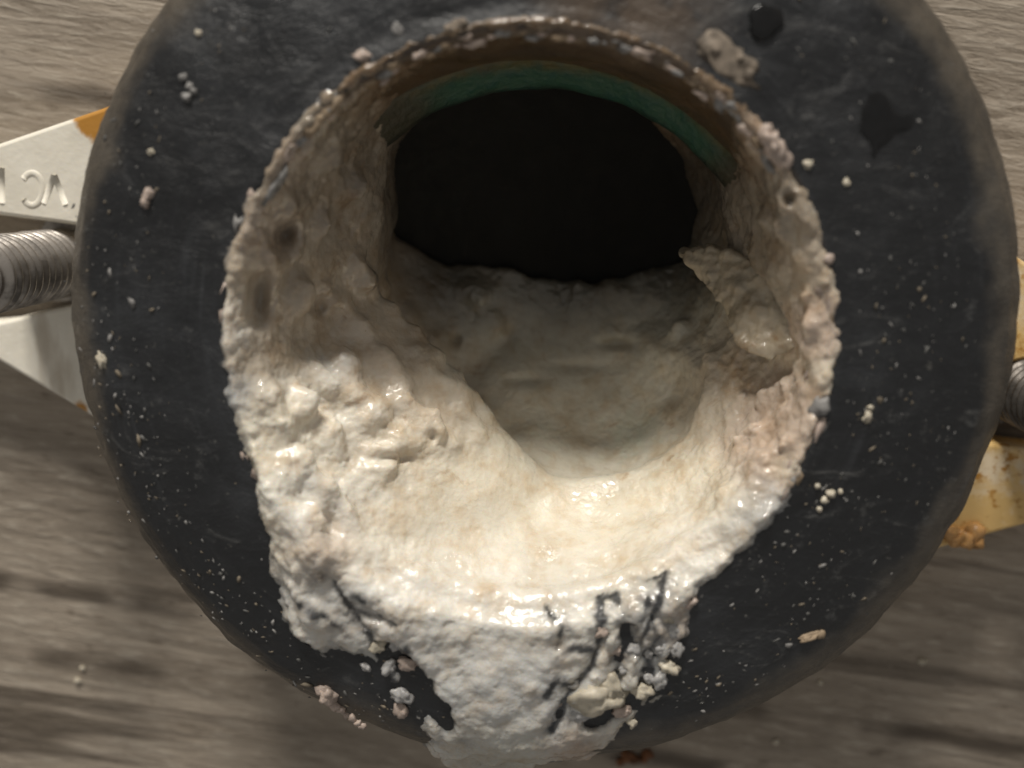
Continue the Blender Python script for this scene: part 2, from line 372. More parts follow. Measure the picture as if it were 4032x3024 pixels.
# ------------------------------------------------------------------ black rubber gasket
FACE = [(29.4, 34.6), (29.7, 35.4), (30.3, 35.75), (31.2, 35.7), (32.0, 35.4), (33.2, 35.4), (36, 35.2), (40, 34.75), (43.2, 34.2), (45.6, 33.5), (47.4, 32.3), (49.0, 30.4), (49.8, 28.6), (50.0, 26.2)]
_fr, _fz = [p[0] for p in FACE], [p[1] for p in FACE]
def zface(r): return np.interp(r, _fr, _fz)
gasket = empty('rubber_gasket', (0, 0, 8), 'thick round black rubber gasket caked with pale scale, seated on the white flange', 'gasket')
def build_gasket():
    prof = resample(FACE, 0.45) + [(49.8, 20), (49.2, 12), (48.6, 8.05), (31.2, 8.05), (28.5, 8.2), (28.4, 24.0), (28.6, 28), (29.0, 32)]
    def jit(p, r, z, a):
        k = 0.28*fbm(p, 0.10, 3) + 0.10*fbm(p, 0.5, 2)
        dz = 0.12*fbm((p[0]+40, p[1], z), 0.22, 3)
        if r > 48: k += 0.22*fbm((p[0], p[1], 3), 0.35, 3)
        f = 1 + k/50; ox = 0.75*float(sstep(40, 49, r)); return warp((p[0]*f + ox, p[1]*f, z + (dz if z > 26 else 0)))
    v, f = lathe(prof, 420, jitter=jit)
    mesh_obj('ring_body', v, f, RUBBER, gasket, origin=(0, 0, 0))
    return v, f
gv, gf = build_gasket()
for o in bpy.data.objects:
    if o.name.startswith('ring_body'): o.location = (0, 0, -8*MM)
GB = BVHTree.FromPolygons([Vector(p) for p in gv], gf)
def on_gasket(v):
    h = GB.ray_cast(Vector(CAM), Vector(ray(v)))
    return np.array(h[0]) if h[0] else None

# ------------------------------------------------------------------ the scale: crust inside the bore, over the rim, down the gasket
TH = [-180, -165, -150, -135, -120, -105, -90, -75, -60, -45, -30, -15, 0, 15, 30, 45, 60, 90, 115, 130, 145, 160, 180]
DD = [0, 3, 6, 10, 15, 20, 26, 31, 34.4]
TT = [[.6, 2.2, 4.0, 5.6, 7.2, 8.4, 9.0, 9.5, 11],      # -180
      [.7, 2.6, 4.6, 6.4, 8.8, 9.8, 10.0, 11.0, 13],
      [.8, 3.2, 5.2, 7.2, 10.0, 11.0, 10.0, 12.0, 16],
      [.3, 2.4, 4.6, 7.6, 11.5, 12.8, 12.5, 16.0, 22],
      [.2, 2.2, 4.4, 7.6, 11.0, 13.2, 15.0, 20.0, 26],
      [.1, 2.0, 3.8, 6.2, 8.6, 11.0, 15.0, 21.0, 27.5],
      [.1, 1.8, 3.4, 5.6, 7.6, 9.8, 14.0, 20.5, 26.0],
      [.1, 1.8, 3.0, 4.6, 6.0, 7.6, 12.0, 19.5, 28.0],
      [.1, 1.6, 2.7, 3.8, 4.6, 5.4, 9.5, 17.5, 27.5],
      [.3, 1.6, 2.4, 3.2, 3.6, 4.0, 7.6, 15.0, 26],
      [.9, 1.6, 2.3, 2.8, 3.2, 3.8, 7.0, 13.5, 23],
      [.8, 1.0, 1.1, 1.4, 2.8, 5.4, 8.5, 13.0, 18],
      [.8, .9, .8, .8, 1.4, 3.0, 5.0, 8.5, 13],
      [.7, 1.6, 2.6, 3.0, 3.2, 3.4, 4.0, 5.0, 8],
      [.6, 1.2, 1.7, 1.6, 1.2, 1.0, 1.0, 1.6, 3],
      [.1, .2, .0, -.5, -1.6, -1.6, -1.6, -.6, .4],
      [-.3, -.2, -.3, -.6, -1.6, -1.6, -1.6, -1.6, -1.2],
      [-.4, -.4, -.4, -.7, -1.6, -1.6, -1.6, -1.6, -1.6],
      [-.2, -.1, -.2, -.5, -1.4, -1.6, -1.6, -1.6, -1.6],
      [.2, .6, 1.2, 1.6, 2.0, 1.5, 1.0, .6, .3],
      [.4, 1.2, 2.4, 3.8, 5.4, 6.6, 6.8, 6.2, 5],
      [.5, 1.8, 3.4, 5.0, 7.0, 8.2, 8.4, 8.2, 8],
      [.6, 2.2, 4.0, 5.6, 7.2, 8.4, 9.0, 9.5, 11]]
TT = np.array(TT)
WALL = lambda d: np.interp(d, [0, 1.4, 12, 14.5, 18, 19.5, 35], [30.2, 29.2, 28.5, 27.6, 26.0, 27.0, 27.0])
def thick(th, d):
    col = np.array([np.interp(d, DD, TT[i]) for i in range(len(TH))]); return np.interp(th, TH, col)
def build_scale():
    parts = []
    # shell lining the bore
    n = 300; ds = np.concatenate([np.linspace(0, 8, 22), np.linspace(8.4, 34.4, 56)]); m = len(ds)
    colT = np.stack([[np.interp(d, DD, TT[i]) for d in ds] for i in range(len(TH))])
    V_ = []
    for i in range(n):
        th = -180 + 360*i/n; a = math.radians(th)
        T = np.array([np.interp(th, TH, colT[:, j]) for j in range(m)])
        dl = (th + 137 + 180) % 360 - 180
        if abs(dl) < 70:       # the shelf of scale filling the lower left of the bore, hollow below its edge
            rc = np.interp(ds, [0, 2, 6, 10, 16, 19, 23, 28, 34.4], [31, 28, 23, 18.2, 12.0, 10.6, 14.5, 15.0, 3.0])/math.cos(math.radians(dl))
            T = np.maximum(T, WALL(ds) - rc)
        for j, d in enumerate(ds):
            w = float(WALL(d)); p = ((w - T[j])*math.cos(a), (w - T[j])*math.sin(a), 36 - d)
            amp = min(1.0, max(0.0, T[j]/3.0))
            k = amp*(0.9*fbm(p, 0.16, 3)) + 0.35*fbm(p, 0.5, 2)
            if T[j] > -0.5 and d < 3: k += 0.4*fbm(p, 0.8, 2)
            r = max(0.05, w - T[j] - k)
            V_.append(warp((r*math.cos(a), r*math.sin(a), 36 - d + (0.5 if d < 0.3 else 0))))
        for d in ds[::-1]:
            w = float(WALL(d)) + 1.6; V_.append(warp((w*math.cos(a), w*math.sin(a), 36 - d - (1.2 if d < 1.5 else 0))))
    M2 = 2*m; F = []
    for i in range(n):
        k = (i+1) % n
        for j in range(M2):
            l = (j+1) % M2; F.append((i*M2+j, i*M2+l, k*M2+l, k*M2+j))
    parts.append((V_, F))
    base_bvh = BVHTree.FromPolygons([Vector(p) for p in V_], F)
    # spill over the lower rim and down the face of the gasket
    poly = [(548, 905), (540, 960), (558, 1060), (578, 1150), (598, 1240), (612, 1320), (632, 1372), (690, 1402), (745, 1392), (800, 1415), (840, 1470), (880, 1520), (915, 1590), (930, 1700), (1110, 1725), (1278, 1710), (1330, 1590), (1420, 1500), (1445, 1430), (1490, 1330), (1512, 1240), (1590, 1180), (1690, 1060), (1735, 950), (1600, 930), (1300, 1050), (900, 1050), (700, 950)]
    P = np.array([at(p, 35.2)[:2] for p in poly])
    xs = np.arange(-38, 34, 0.5); ys = np.arange(-53, 0, 0.5); X, Y = np.meshgrid(xs, ys); Q = np.stack([X.ravel(), Y.ravel()], 1)
    def seg_dist(Q, a, b):
        ab = b - a; t = np.clip(((Q - a) @ ab)/(ab @ ab), 0, 1); return np.linalg.norm(Q - (a + t[:, None]*ab), axis=1)
    dmin = np.full(len(Q), 1e9); inside = np.zeros(len(Q), bool)
    for i in range(len(P)):
        a, b = P[i], P[(i+1) % len(P)]; dmin = np.minimum(dmin, seg_dist(Q, a, b))
        c = (a[1] > Q[:, 1]) != (b[1] > Q[:, 1])
        with np.errstate(divide='ignore', invalid='ignore'):
            inside ^= c & (Q[:, 0] < (b[0]-a[0])*(Q[:, 1]-a[1])/(b[1]-a[1]) + a[0])
    sd = np.where(inside, dmin, -dmin)
    sd = sd + np.array([0.7*fbm((q[0], q[1], 0), 0.45, 3) for q in Q])
    view = project(np.stack([Q[:, 0], Q[:, 1], np.full(len(Q), 35.5)], 1))
    hgt = np.full(len(Q), 0.75)
    for (vx, vy, rad, h) in [(600, 950, 90, 1.1), (640, 1080, 100, 1.7), (690, 1180, 80, 1.3), (680, 1330, 70, 1.1), (1180, 1420, 120, 0.3), (1080, 1550, 100, 0.3), (1640, 1080, 90, 1.0), (1560, 1150, 80, 1.0), (1230, 1330, 110, 0.3), (930, 1330, 110, 0.4), (850, 1340, 80, 0.9), (780, 1280, 60, 0.8), (1400, 1300, 60, 0.3)]:
        hgt += h*np.exp(-((view[:, 0]-vx)**2 + (view[:, 1]-vy)**2)/(2*(rad*0.6)**2))
    hgt += np.array([0.5*fbm((q[0], q[1], 9), 0.28, 4) for q in Q])
    curd = np.clip(np.exp(-(((view[:, 0]-1395)/75)**2 + ((view[:, 1]-1385)/120)**2)) + 0.7*np.exp(-(((view[:, 0]-800)/35)**2 + ((view[:, 1]-1340)/60)**2)) + 0.6*np.exp(-(((view[:, 0]-1240)/50)**2 + ((view[:, 1]-1500)/70)**2)), 0, 1)
    hgt = hgt*(1 - curd) + curd*np.array([2.6*(0.85 - cells((q[0], q[1], 1.3), 0.5)) + 0.5*fbm((q[0], q[1], 6), 0.6, 2) for q in Q])
    cracks = [([(712, 1228), (735, 1262), (765, 1310), (800, 1370), (822, 1420), (850, 1480)], 0.45), ([(765, 1310), (800, 1322), (862, 1335)], 0.3), ([(835, 1400), (900, 1470), (940, 1530), (960, 1570)], 1.3), ([(875, 1500), (890, 1570)], 1.6),
              ([(1275, 1245), (1300, 1275), (1298, 1320), (1330, 1290)], 0.45), ([(1300, 1320), (1290, 1400), (1270, 1450), (1235, 1480), (1205, 1560), (1190, 1585)], 0.5), ([(1330, 1290), (1355, 1350), (1345, 1420), (1330, 1470), (1360, 1530)], 0.9), ([(1440, 1240), (1425, 1290), (1405, 1330), (1420, 1370), (1395, 1420), (1410, 1460)], 0.6), ([(1180, 1320), (1215, 1345), (1205, 1390)], 0.3), ([(1330, 1420), (1380, 1390)], 0.6), ([(1280, 1570), (1400, 1490)], 1.1)]
    for pl, wd in cracks:
        L = [at(p, 35.3)[:2] for p in pl]; dm = np.full(len(Q), 1e9)
        for a, b in zip(L[:-1], L[1:]): dm = np.minimum(dm, seg_dist(Q, a, b))
        dm = dm + np.array([0.45*fbm((q[0], q[1], 4), 0.7, 2) for q in Q])
        hgt -= (4.5 if wd > 1 else 0.9)*(1 - sstep(wd*0.3, wd + 0.3, dm))
    R_ = np.hypot(Q[:, 0], Q[:, 1]); fz = np.where(R_ < 29.5, 35.4, zface(R_))
    top = fz + np.where(sd > 0, hgt*np.sqrt(np.clip(sd/2.0, 0, 1)), 0.6*np.clip(sd, -2, 0)) + 0.15
    top = np.maximum(top, fz - 1.4)
    inner = 1 - sstep(27.0, 30.5, R_); top = top*(1 - inner) + 25.0*inner     # blends under the bore crust
    bot = fz - 2.0 - 10.5*inner
    nx, ny = len(xs), len(ys)
    V2 = [(q[0], q[1], t) for q, t in zip(Q, top)] + [(q[0], q[1], b) for q, b in zip(Q, bot)]
    off = nx*ny; keep = ((sd > -2.5) & (R_ > 26.8)).reshape(ny, nx)
    cell = keep[:-1, :-1] & keep[1:, :-1] & keep[:-1, 1:] & keep[1:, 1:]; F2 = []
    for j in range(ny-1):
        for i in range(nx-1):
            if not cell[j, i]: continue
            a, b, c, d = j*nx+i, j*nx+i+1, (j+1)*nx+i+1, (j+1)*nx+i
            F2.append((a, b, c, d)); F2.append((off+d, off+c, off+b, off+a))
            if j == 0 or not cell[j-1, i]: F2.append((a, off+a, off+b, b))
            if j == ny-2 or not cell[j+1, i]: F2.append((c, off+c, off+d, d))
            if i == 0 or not cell[j, i-1]: F2.append((d, off+d, off+a, a))
            if i == nx-2 or not cell[j, i+1]: F2.append((b, off+b, off+c, c))
    parts.append((V2, F2))
    # bigger lumps and folds
    def hit(v):
        h = base_bvh.ray_cast(Vector(CAM), Vector(ray(v)))
        return np.array(h[0]) if h[0] and h[0][2] > 1.5 else None
    sd_ = 0
    for (vx, vy, r, sq) in [(742, 790, 1.9, 1.0), (690, 830, 2.2, .7), (640, 880, 2.4, .7), (760, 850, 2.0, .8), (580, 860, 1.6, .8), (600, 920, 1.8, .8), (870, 880, 2.0, .7), (920, 930, 2.4, .7), (860, 960, 2.4, .6), (800, 900, 2.4, .7), (820, 1000, 2.2, .5), (980, 960, 1.0, .9), (700, 960, 2.6, .6),
                            (640, 1000, 2.2, .7), (600, 1040, 1.8, .7), (690, 1070, 2.4, .7), (650, 1130, 2.2, .7), (740, 1120, 1.9, .6), (700, 1190, 2.0, .7), (640, 1210, 1.5, .7), (760, 1200, 1.3, .7), (660, 1290, 1.7, .7), (720, 1330, 1.8, .6), (660, 1360, 1.4, .7), (740, 1370, 1.3, .7),
                            (1640, 930, 1.2, .8), (1690, 900, 1.1, .8), (1600, 960, 1.2, .8), (1660, 985, 1.4, .8), (1610, 1020, 1.3, .8), (1700, 960, 1.0, .8), (1570, 1070, 1.4, .7), (1640, 1080, 1.3, .7), (1540, 1130, 1.2, .7), (1480, 1170, 1.0, .7), (1590, 1150, 1.0, .7), (1650, 1120, .9, .8), (1500, 1225, .9, .8), (1250, 1300, 1.6, .5), (1210, 1350, 1.3, .5),
                            (620, 440, 1.3, .9), (600, 480, 1.1, 1.), (575, 560, 1.1, .8), (640, 640, 2.2, .6), (690, 480, 1.6, .7), (760, 400, 1.8, .6), (720, 340, 1.3, .7),
                            (1020, 640, 2.4, .7), (1060, 700, 2.2, .6), (1100, 690, 2.2, .5), (1310, 720, 1.6, .6), (1350, 690, 1.5, .7), (1420, 640, 1.6, .7), (1470, 720, 1.6, .6), (1540, 780, 1.4, .7),
                            (1700, 430, 1.2, .8), (1690, 490, 1.3, .8), (1740, 480, .9, .9), (1650, 470, 1.0, .8), (1730, 560, 1.0, .9), (1745, 640, .9, .9), (1755, 700, 1.1, .9), (1745, 750, .9, .9), (1730, 800, 1.0, .8), (1700, 830, 1.1, .8), (1650, 860, 1.2, .8)]:
        sd_ += 1; c = hit((vx, vy))
        if c is None: c = at((vx, vy), 35.3) if vy > 1100 else None
        if c is not None: parts.append(blob(c, r, (1.15, 1.0, sq), 0.4, 3, sd_, sd_*1.3))
    # long folds running down the left wall into the bore
    for (a, b, r) in [((770, 570), (1010, 860), 1.5), ((700, 620), (880, 830), 1.3), ((830, 620), (1060, 900), 1.1), ((900, 760), (1040, 940), 1.2), ((640, 520), (560, 640), 1.1)]:
        for i in range(14):
            t = i/13; v = (a[0] + (b[0]-a[0])*t, a[1] + (b[1]-a[1])*t + 14*math.sin(i*1.7)); c = hit(v)
            if c is not None: parts.append(blob(c, r*(0.9 + 0.25*math.sin(i*2.3)), (1, 1, .8), 0.35, 2, 300 + i, i))
    for i in range(70):
        a = math.radians(-158 + 132*i/69); k = i*0.9
        parts.append(blob(warp((27.9*math.cos(a), 27.9*math.sin(a), 33.3 + .3*math.sin(k))), 1.7, (1, 1, .9), 0.3, 2, 700 + i, k))
    # slab hanging over the lower edge
    for (vx, vy, z, r, sq) in [(985, 1590, 30.5, 2.6, .6), (1050, 1600, 30, 2.8, .6), (1120, 1600, 30, 2.8, .55), (1180, 1590, 30.3, 2.4, .6), (960, 1570, 31, 2.0, .6), (1238, 1605, 30, 2.0, .8), (1225, 1580, 31, 1.5, .8), (1255, 1622, 29.5, 1.5, .8), (1000, 1625, 28.5, 2.4, .7), (1060, 1635, 28, 2.6, .7), (1120, 1632, 28, 2.4, .7), (1170, 1620, 28.5, 2.0, .7), (1030, 1560, 32, 2.4, .4), (1100, 1560, 32, 2.6, .4), (950, 1610, 29.5, 1.5, .7)]:
        parts.append(blob(at((vx, vy), z + 1.2), r, (1.15, 1, sq*.7), 0.45, 3, int(vx)))
    for (vx, vy, r) in [(930, 610, 2.2), (1010, 600, 2.6), (1090, 615, 2.6), (1170, 632, 2.4), (1250, 635, 2.4), (1330, 622, 2.4), (1400, 600, 2.2), (1460, 580, 1.8), (900, 590, 1.8), (1000, 640, 3), (1130, 660, 3), (1280, 660, 3), (1400, 640, 3), (940, 660, 2.6), (900, 640, 2.2), (1060, 680, 3), (1200, 690, 3), (980, 700, 2.6), (1340, 690, 3)]:
        parts.append(blob(at((vx, vy + 32), 1.2), r*1.5, (1.3, 1, .42), 0.4, 3, int(vx)))
    V3, F3 = joined(parts)
    co, no, fs = remesh(V3, F3, 0.28, 1)
    A = np.array([f for f in fs if len(f) == 4]); E = np.concatenate([A[:, [0, 1]], A[:, [1, 2]], A[:, [2, 3]], A[:, [3, 0]]]); E = np.concatenate([E, E[:, ::-1]])
    deg = np.maximum(np.bincount(E[:, 0], minlength=len(co)), 1)
    soft = np.where(np.hypot(co[:, 0], co[:, 1]) > 31.5, 0.12, 0.6)
    for _ in range(34):
        nb = np.stack([np.bincount(E[:, 0], co[E[:, 1], k], minlength=len(co)) for k in range(3)], 1)/deg[:, None]
        co = co + (nb - co)*soft[:, None]
    fn = np.cross(co[A[:, 2]] - co[A[:, 0]], co[A[:, 3]] - co[A[:, 1]]); no = np.zeros_like(co)
    for k in range(4):
        for c_ in range(3): no[:, c_] += np.bincount(A[:, k], fn[:, c_], minlength=len(co))
    no /= np.maximum(np.linalg.norm(no, axis=1), 1e-9)[:, None]
    # hollows under the rim crust and in the walls
    vw = project(co); dirs = co - CAM; dirs /= np.linalg.norm(dirs, axis=1)[:, None]
    for (vx, vy, sx, sy, h) in [(562, 648, 20, 50, 3.5), (612, 505, 24, 30, 3.0), (690, 665, 14, 14, 1.2), (1705, 430, 12, 16, 1.5), (1335, 742, 30, 10, 1.6), (985, 735, 10, 12, 1.2), (1130, 820, 40, 12, .6), (1250, 790, 50, 12, .6), (1705, 800, 26, 22, 2.5), (935, 945, 10, 14, 1.0), (715, 1140, 14, 30, .9), (840, 990, 50, 14, 1.0)]:
        w = h*np.exp(-(((vw[:, 0]-vx)/sx)**2 + ((vw[:, 1]-vy)/sy)**2)); co = co + dirs*w[:, None]
    # surface relief: curdled lumps where the photo is crumbly, smoother in the wet middle and the deep floor
    vw = project(co); dep = 36 - co[:, 2]; R_ = np.hypot(co[:, 0], co[:, 1])
    sm = np.exp(-(((vw[:, 0]-1120)/300)**2 + ((vw[:, 1]-1130)/150)**2)) + 0.9*np.exp(-(((vw[:, 0]-1200)/270)**2 + ((vw[:, 1]-830)/190)**2))
    crumb = np.exp(-(((vw[:, 0]-1660)/130)**2 + ((vw[:, 1]-960)/200)**2)) + np.exp(-(((vw[:, 0]-660)/120)**2 + ((vw[:, 1]-1270)/140)**2)) + np.exp(-(((vw[:, 0]-1400)/110)**2 + ((vw[:, 1]-1380)/140)**2)) + 0.6*(R_ > 29.0)*(co[:, 1] > -12)
    sm += 0.8*np.exp(-(((vw[:, 0]-800)/200)**2 + ((vw[:, 1]-640)/200)**2)) + 0.5*np.exp(-(((vw[:, 0]-1090)/130)**2 + ((vw[:, 1]-1450)/160)**2))
    rough = np.clip(1 - sm, 0.2, 1); crumb = np.clip(crumb, 0, 1)
    d = np.empty(len(co))
    for i, p in enumerate(co):
        k = rough[i]*(0.36*fbm(p, 0.36, 2) + 0.15*fbm(p, 1.1, 2)) + (0.05 + 0.07*rough[i])*fbm(p, 2.6, 2) + 0.10*(0.5 - cells(p, 1.5))*(0.3 + 0.7*rough[i])
        if crumb[i] > 0.05: k += crumb[i]*0.55*(0.45 - cells(p, 0.75))
        d[i] = k
    co = co + no*d[:, None]
    return co, fs
co, fs = build_scale()

# scale colours, cream and white rim to grey-tan sludge, hole shade painted in
def crack_distance(co):
    dm = np.full(len(co), 1e9); q = co[:, :2]
    for pl in VEINS:
        L = [at(p, 35.6)[:2] for p in pl]
        for a, b in zip(L[:-1], L[1:]):
            ab = b - a; t = np.clip(((q - a) @ ab)/(ab @ ab), 0, 1); dm = np.minimum(dm, np.linalg.norm(q - (a + t[:, None]*ab), axis=1))
    return dm
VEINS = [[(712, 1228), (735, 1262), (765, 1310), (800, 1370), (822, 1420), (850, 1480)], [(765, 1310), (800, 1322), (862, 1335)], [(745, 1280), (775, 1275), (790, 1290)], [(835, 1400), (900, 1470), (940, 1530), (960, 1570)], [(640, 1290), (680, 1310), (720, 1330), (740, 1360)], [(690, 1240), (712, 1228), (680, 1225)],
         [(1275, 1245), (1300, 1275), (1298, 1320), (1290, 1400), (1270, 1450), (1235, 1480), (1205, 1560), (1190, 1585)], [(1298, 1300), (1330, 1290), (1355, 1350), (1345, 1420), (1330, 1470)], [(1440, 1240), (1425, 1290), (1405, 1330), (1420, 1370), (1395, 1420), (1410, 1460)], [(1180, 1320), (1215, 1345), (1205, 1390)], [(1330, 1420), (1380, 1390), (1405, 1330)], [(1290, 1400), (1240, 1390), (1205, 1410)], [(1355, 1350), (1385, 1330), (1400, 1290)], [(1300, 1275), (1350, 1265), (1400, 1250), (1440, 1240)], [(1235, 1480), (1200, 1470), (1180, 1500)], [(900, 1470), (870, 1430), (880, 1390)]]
def tint(co):
    vw = project(co); n = len(co)
    dep = 36 - co[:, 2]
    cream, white, tan, grey, pink, brown, bluish = [np.array(c) for c in ((.80, .735, .60), (.84, .815, .76), (.54, .46, .365), (.83, .785, .65), (.52, .42, .34), (.24, .165, .10), (.52, .52, .51))]
    acc = np.zeros((n, 3)); wsum = np.full(n, 0.02)
    base = cream[None]*(1 - sstep(6, 20, dep))[:, None] + grey[None]*sstep(6, 20, dep)[:, None]
    acc += base*0.02
    S = [(1150, 110, 260, brown*.6, 1.5), (860, 200, 110, brown*.8, 1.3), (1520, 190, 120, brown*.7, 1.3), (1620, 330, 60, brown, 1), (1560, 420, 90, tan*.4, 1.2), (1190, 625, 150, grey*.02, 5), (970, 615, 100, grey*.04, 3.5), (1390, 600, 110, grey*.04, 3.5), (1150, 1120, 260, cream, 1.2), (1400, 1090, 150, cream, 1), (700, 1000, 150, white*.5+cream*.5, 1), (680, 1090, 70, white, 1), (740, 790, 45, white, 1.4), (700, 860, 90, white*.5+cream*.5, 1), (620, 940, 80, cream, .8), (860, 990, 60, tan*.5+cream*.5, .8), (780, 960, 35, tan, .5), (700, 1170, 60, pink, .6), (660, 1290, 70, white*.8, .8), (690, 1370, 60, white*.75, .8),  # near-black grey splats paint the shade of the deep bore onto its floor
         (590, 690, 120, tan*.78, 1.1), (720, 550, 140, tan*.66, 1.2), (850, 720, 140, tan*1.1, 1.2), (980, 880, 90, tan*1.1, 1), (700, 410, 120, tan*.46, 1.4), (850, 400, 100, tan*.40, 1.3), (890, 440, 55, tan*.12, 1.8), (880, 330, 50, tan*.15, 1.6), (850, 530, 50, tan*.3, 1.2), (1500, 420, 60, tan*.12, 2.0), (1540, 330, 60, tan*.15, 1.6), (820, 300, 90, tan*.5, 1.2), (590, 500, 60, pink*.72, .8), (500, 700, 45, white*.95, 1.2), (500, 850, 40, bluish, .8), (640, 350, 50, pink*.8, .7),  # darkest tan splats paint the walls' fade into the shaded hole
         (1100, 720, 160, grey, 1.2), (1250, 860, 180, grey*1.02, 1.3), (1400, 720, 120, grey*.95, 1.1), (1350, 930, 110, grey*1.15, 1), (1150, 930, 70, grey*1.1, .8), (1540, 800, 80, tan*.95, .9), (1500, 900, 60, tan*1.05, .7),
         (1680, 900, 70, pink, 1), (1640, 980, 80, pink*1.1, 1), (1690, 1010, 30, cream*.8, .6), (1560, 1080, 70, cream*.95, .9), (1640, 1090, 60, bluish*.95, .8), (1480, 1180, 90, white*.95, .9), (1580, 1150, 60, bluish, .7), (1680, 480, 110, tan*.58, 1.3), (1760, 700, 50, pink*1.05, 1), (1730, 560, 50, tan*1.1, .8), (1660, 300, 60, pink, .9),
         (1050, 1300, 150, white, 1.2), (850, 1310, 90, white, 1), (1250, 1270, 130, white*.6+cream*.4, 1), (1120, 1430, 110, bluish*1.3, 1.1), (1080, 1540, 130, bluish*1.15, 1.3), (1080, 1630, 90, grey*.5, 1.4), (1230, 1630, 50, pink*.75, 1), (1230, 1310, 70, bluish*1.1, .9), (1400, 1340, 100, bluish*.9, 1), (1460, 1350, 40, pink, .9), (1290, 1500, 60, white*.85, 1), (900, 1400, 90, bluish, .8), (760, 1330, 50, bluish*.8, .8)]
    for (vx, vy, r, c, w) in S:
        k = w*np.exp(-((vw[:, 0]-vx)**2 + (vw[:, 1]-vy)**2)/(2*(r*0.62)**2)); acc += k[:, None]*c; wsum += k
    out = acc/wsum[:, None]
    nz = np.array([fbm(p, 0.22, 3) for p in co]); nf = np.array([fbm(p, 0.9, 2) for p in co])
    t = np.clip(nz*0.55 + nf*0.25, -0.6, 0.6)[:, None]
    out = np.where(t > 0, out*(1 - t*np.array([.22, .36, .52])), out*(1 - t*0.12))
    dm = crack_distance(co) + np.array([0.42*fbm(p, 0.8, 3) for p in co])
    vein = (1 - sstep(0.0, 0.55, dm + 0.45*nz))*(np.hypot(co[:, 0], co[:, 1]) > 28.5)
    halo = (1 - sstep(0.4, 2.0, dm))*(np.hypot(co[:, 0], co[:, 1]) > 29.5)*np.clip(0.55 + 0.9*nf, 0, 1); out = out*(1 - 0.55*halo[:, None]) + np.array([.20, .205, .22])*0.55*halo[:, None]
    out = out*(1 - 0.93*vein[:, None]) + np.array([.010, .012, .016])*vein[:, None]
    thin = sstep(-0.25, 0.9, R_over(co)); out = out*thin[:, None] + (out*0.30 + np.array([.03, .034, .042]))*(1 - thin)[:, None]
    return np.clip(out, 0.01, 0.86)
def R_over(co):   # height of the scale above the rubber face (thin films let the black through)
    R_ = np.hypot(co[:, 0], co[:, 1]); return np.where(R_ > 30.5, co[:, 2] - zface(R_), 2.0)
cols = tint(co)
deposit = empty('mineral_scale', (0, -29, 36), 'thick cream and white scale deposit filling the bore and spilling over the black gasket', 'scale deposit')
def tinted(name, co, fs, cols, mat, parent, label=None):
    used = np.unique(np.array([i for f in fs for i in f])); remap = -np.ones(len(co), int); remap[used] = np.arange(len(used))
    o = mesh_obj(name, co[used], [tuple(int(remap[i]) for i in f) for f in fs], mat, parent)
    a = o.data.color_attributes.new('tint', 'FLOAT_COLOR', 'POINT')
    a.data.foreach_set('color', np.concatenate([cols[used], np.ones((len(used), 1))], 1).astype(np.float32).ravel())
    o.location = -parent.location
    if label: o['label'] = label
    return o
cen = np.array([co[list(f)].mean(0) for f in fs]); Rc = np.hypot(cen[:, 0], cen[:, 1])
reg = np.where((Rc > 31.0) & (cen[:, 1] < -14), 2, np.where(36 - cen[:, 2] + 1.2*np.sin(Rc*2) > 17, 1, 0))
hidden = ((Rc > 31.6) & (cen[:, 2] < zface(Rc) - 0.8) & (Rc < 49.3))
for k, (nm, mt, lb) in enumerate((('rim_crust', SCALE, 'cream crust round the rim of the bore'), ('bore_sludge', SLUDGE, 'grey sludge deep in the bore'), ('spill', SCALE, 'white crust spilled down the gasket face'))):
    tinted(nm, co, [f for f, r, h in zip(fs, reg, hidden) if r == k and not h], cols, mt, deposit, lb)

# the broken flake leaning out of the right wall
def build_flake():
    pts = [((1463, 548), 16), ((1530, 532), 19), ((1640, 565), 24), ((1710, 630), 27), ((1745, 690), 29.5), ((1722, 750), 30), ((1660, 784), 28), ((1592, 745), 25.5), ((1565, 670), 22.5), ((1510, 600), 18.5)]
    topp = [at(v, z) for v, z in pts]; c = np.mean(topp, 0)
    V_ = [tuple(p) for p in topp] + [tuple(p + np.array([0.8, 0.3, -3.0])) for p in topp]; n = len(pts)
    ct = c + np.array([0, 0, 0.9]); cb = c + np.array([.8, .3, -3.2]); V_ += [tuple(ct), tuple(cb)]
    F = [(i, (i+1) % n, 2*n) for i in range(n)] + [(n+(i+1) % n, n+i, 2*n+1) for i in range(n)] + [(i, n+i, n+(i+1) % n, (i+1) % n) for i in range(n)]
    prts = [(V_, F)]
    for i, (v, z, r) in enumerate([((1660, 745), 26.5, .8), ((1630, 720), 25.5, 1.0), ((1690, 720), 27, 1.0), ((1620, 640), 23.5, 1.1), ((1560, 590), 20, 1.0), ((1590, 690), 23, .8)]):
        prts.append(blob(at(v, z), r, (1, 1, .8), .4, 2, 70+i))
    V_, F = joined(prts); co, no, f2 = remesh(V_, F, 0.3, 2)
    d = np.array([0.42*fbm(p, 0.6, 3) + 0.45*(0.45 - cells(p, 0.8)) + 0.12*fbm(p, 2.0, 2) for p in co]); co = co + no*d[:, None]
    cl = np.array([np.array((.40, .345, .26))*(1 + 0.35*fbm(p, .4, 2)) for p in co]); vw = project(co)
    w = np.exp(-(((vw[:, 0]-1660)/60)**2 + ((vw[:, 1]-735)/50)**2))[:, None]; cl = cl*(1-w) + np.array((.46, .39, .29))*w  # dimly lit lower right painted into the flake's colour
    tinted('flake', co, f2, np.clip(cl, .02, .8), SLUDGE, deposit, 'broken tan flake jutting from the right wall')
build_flake()

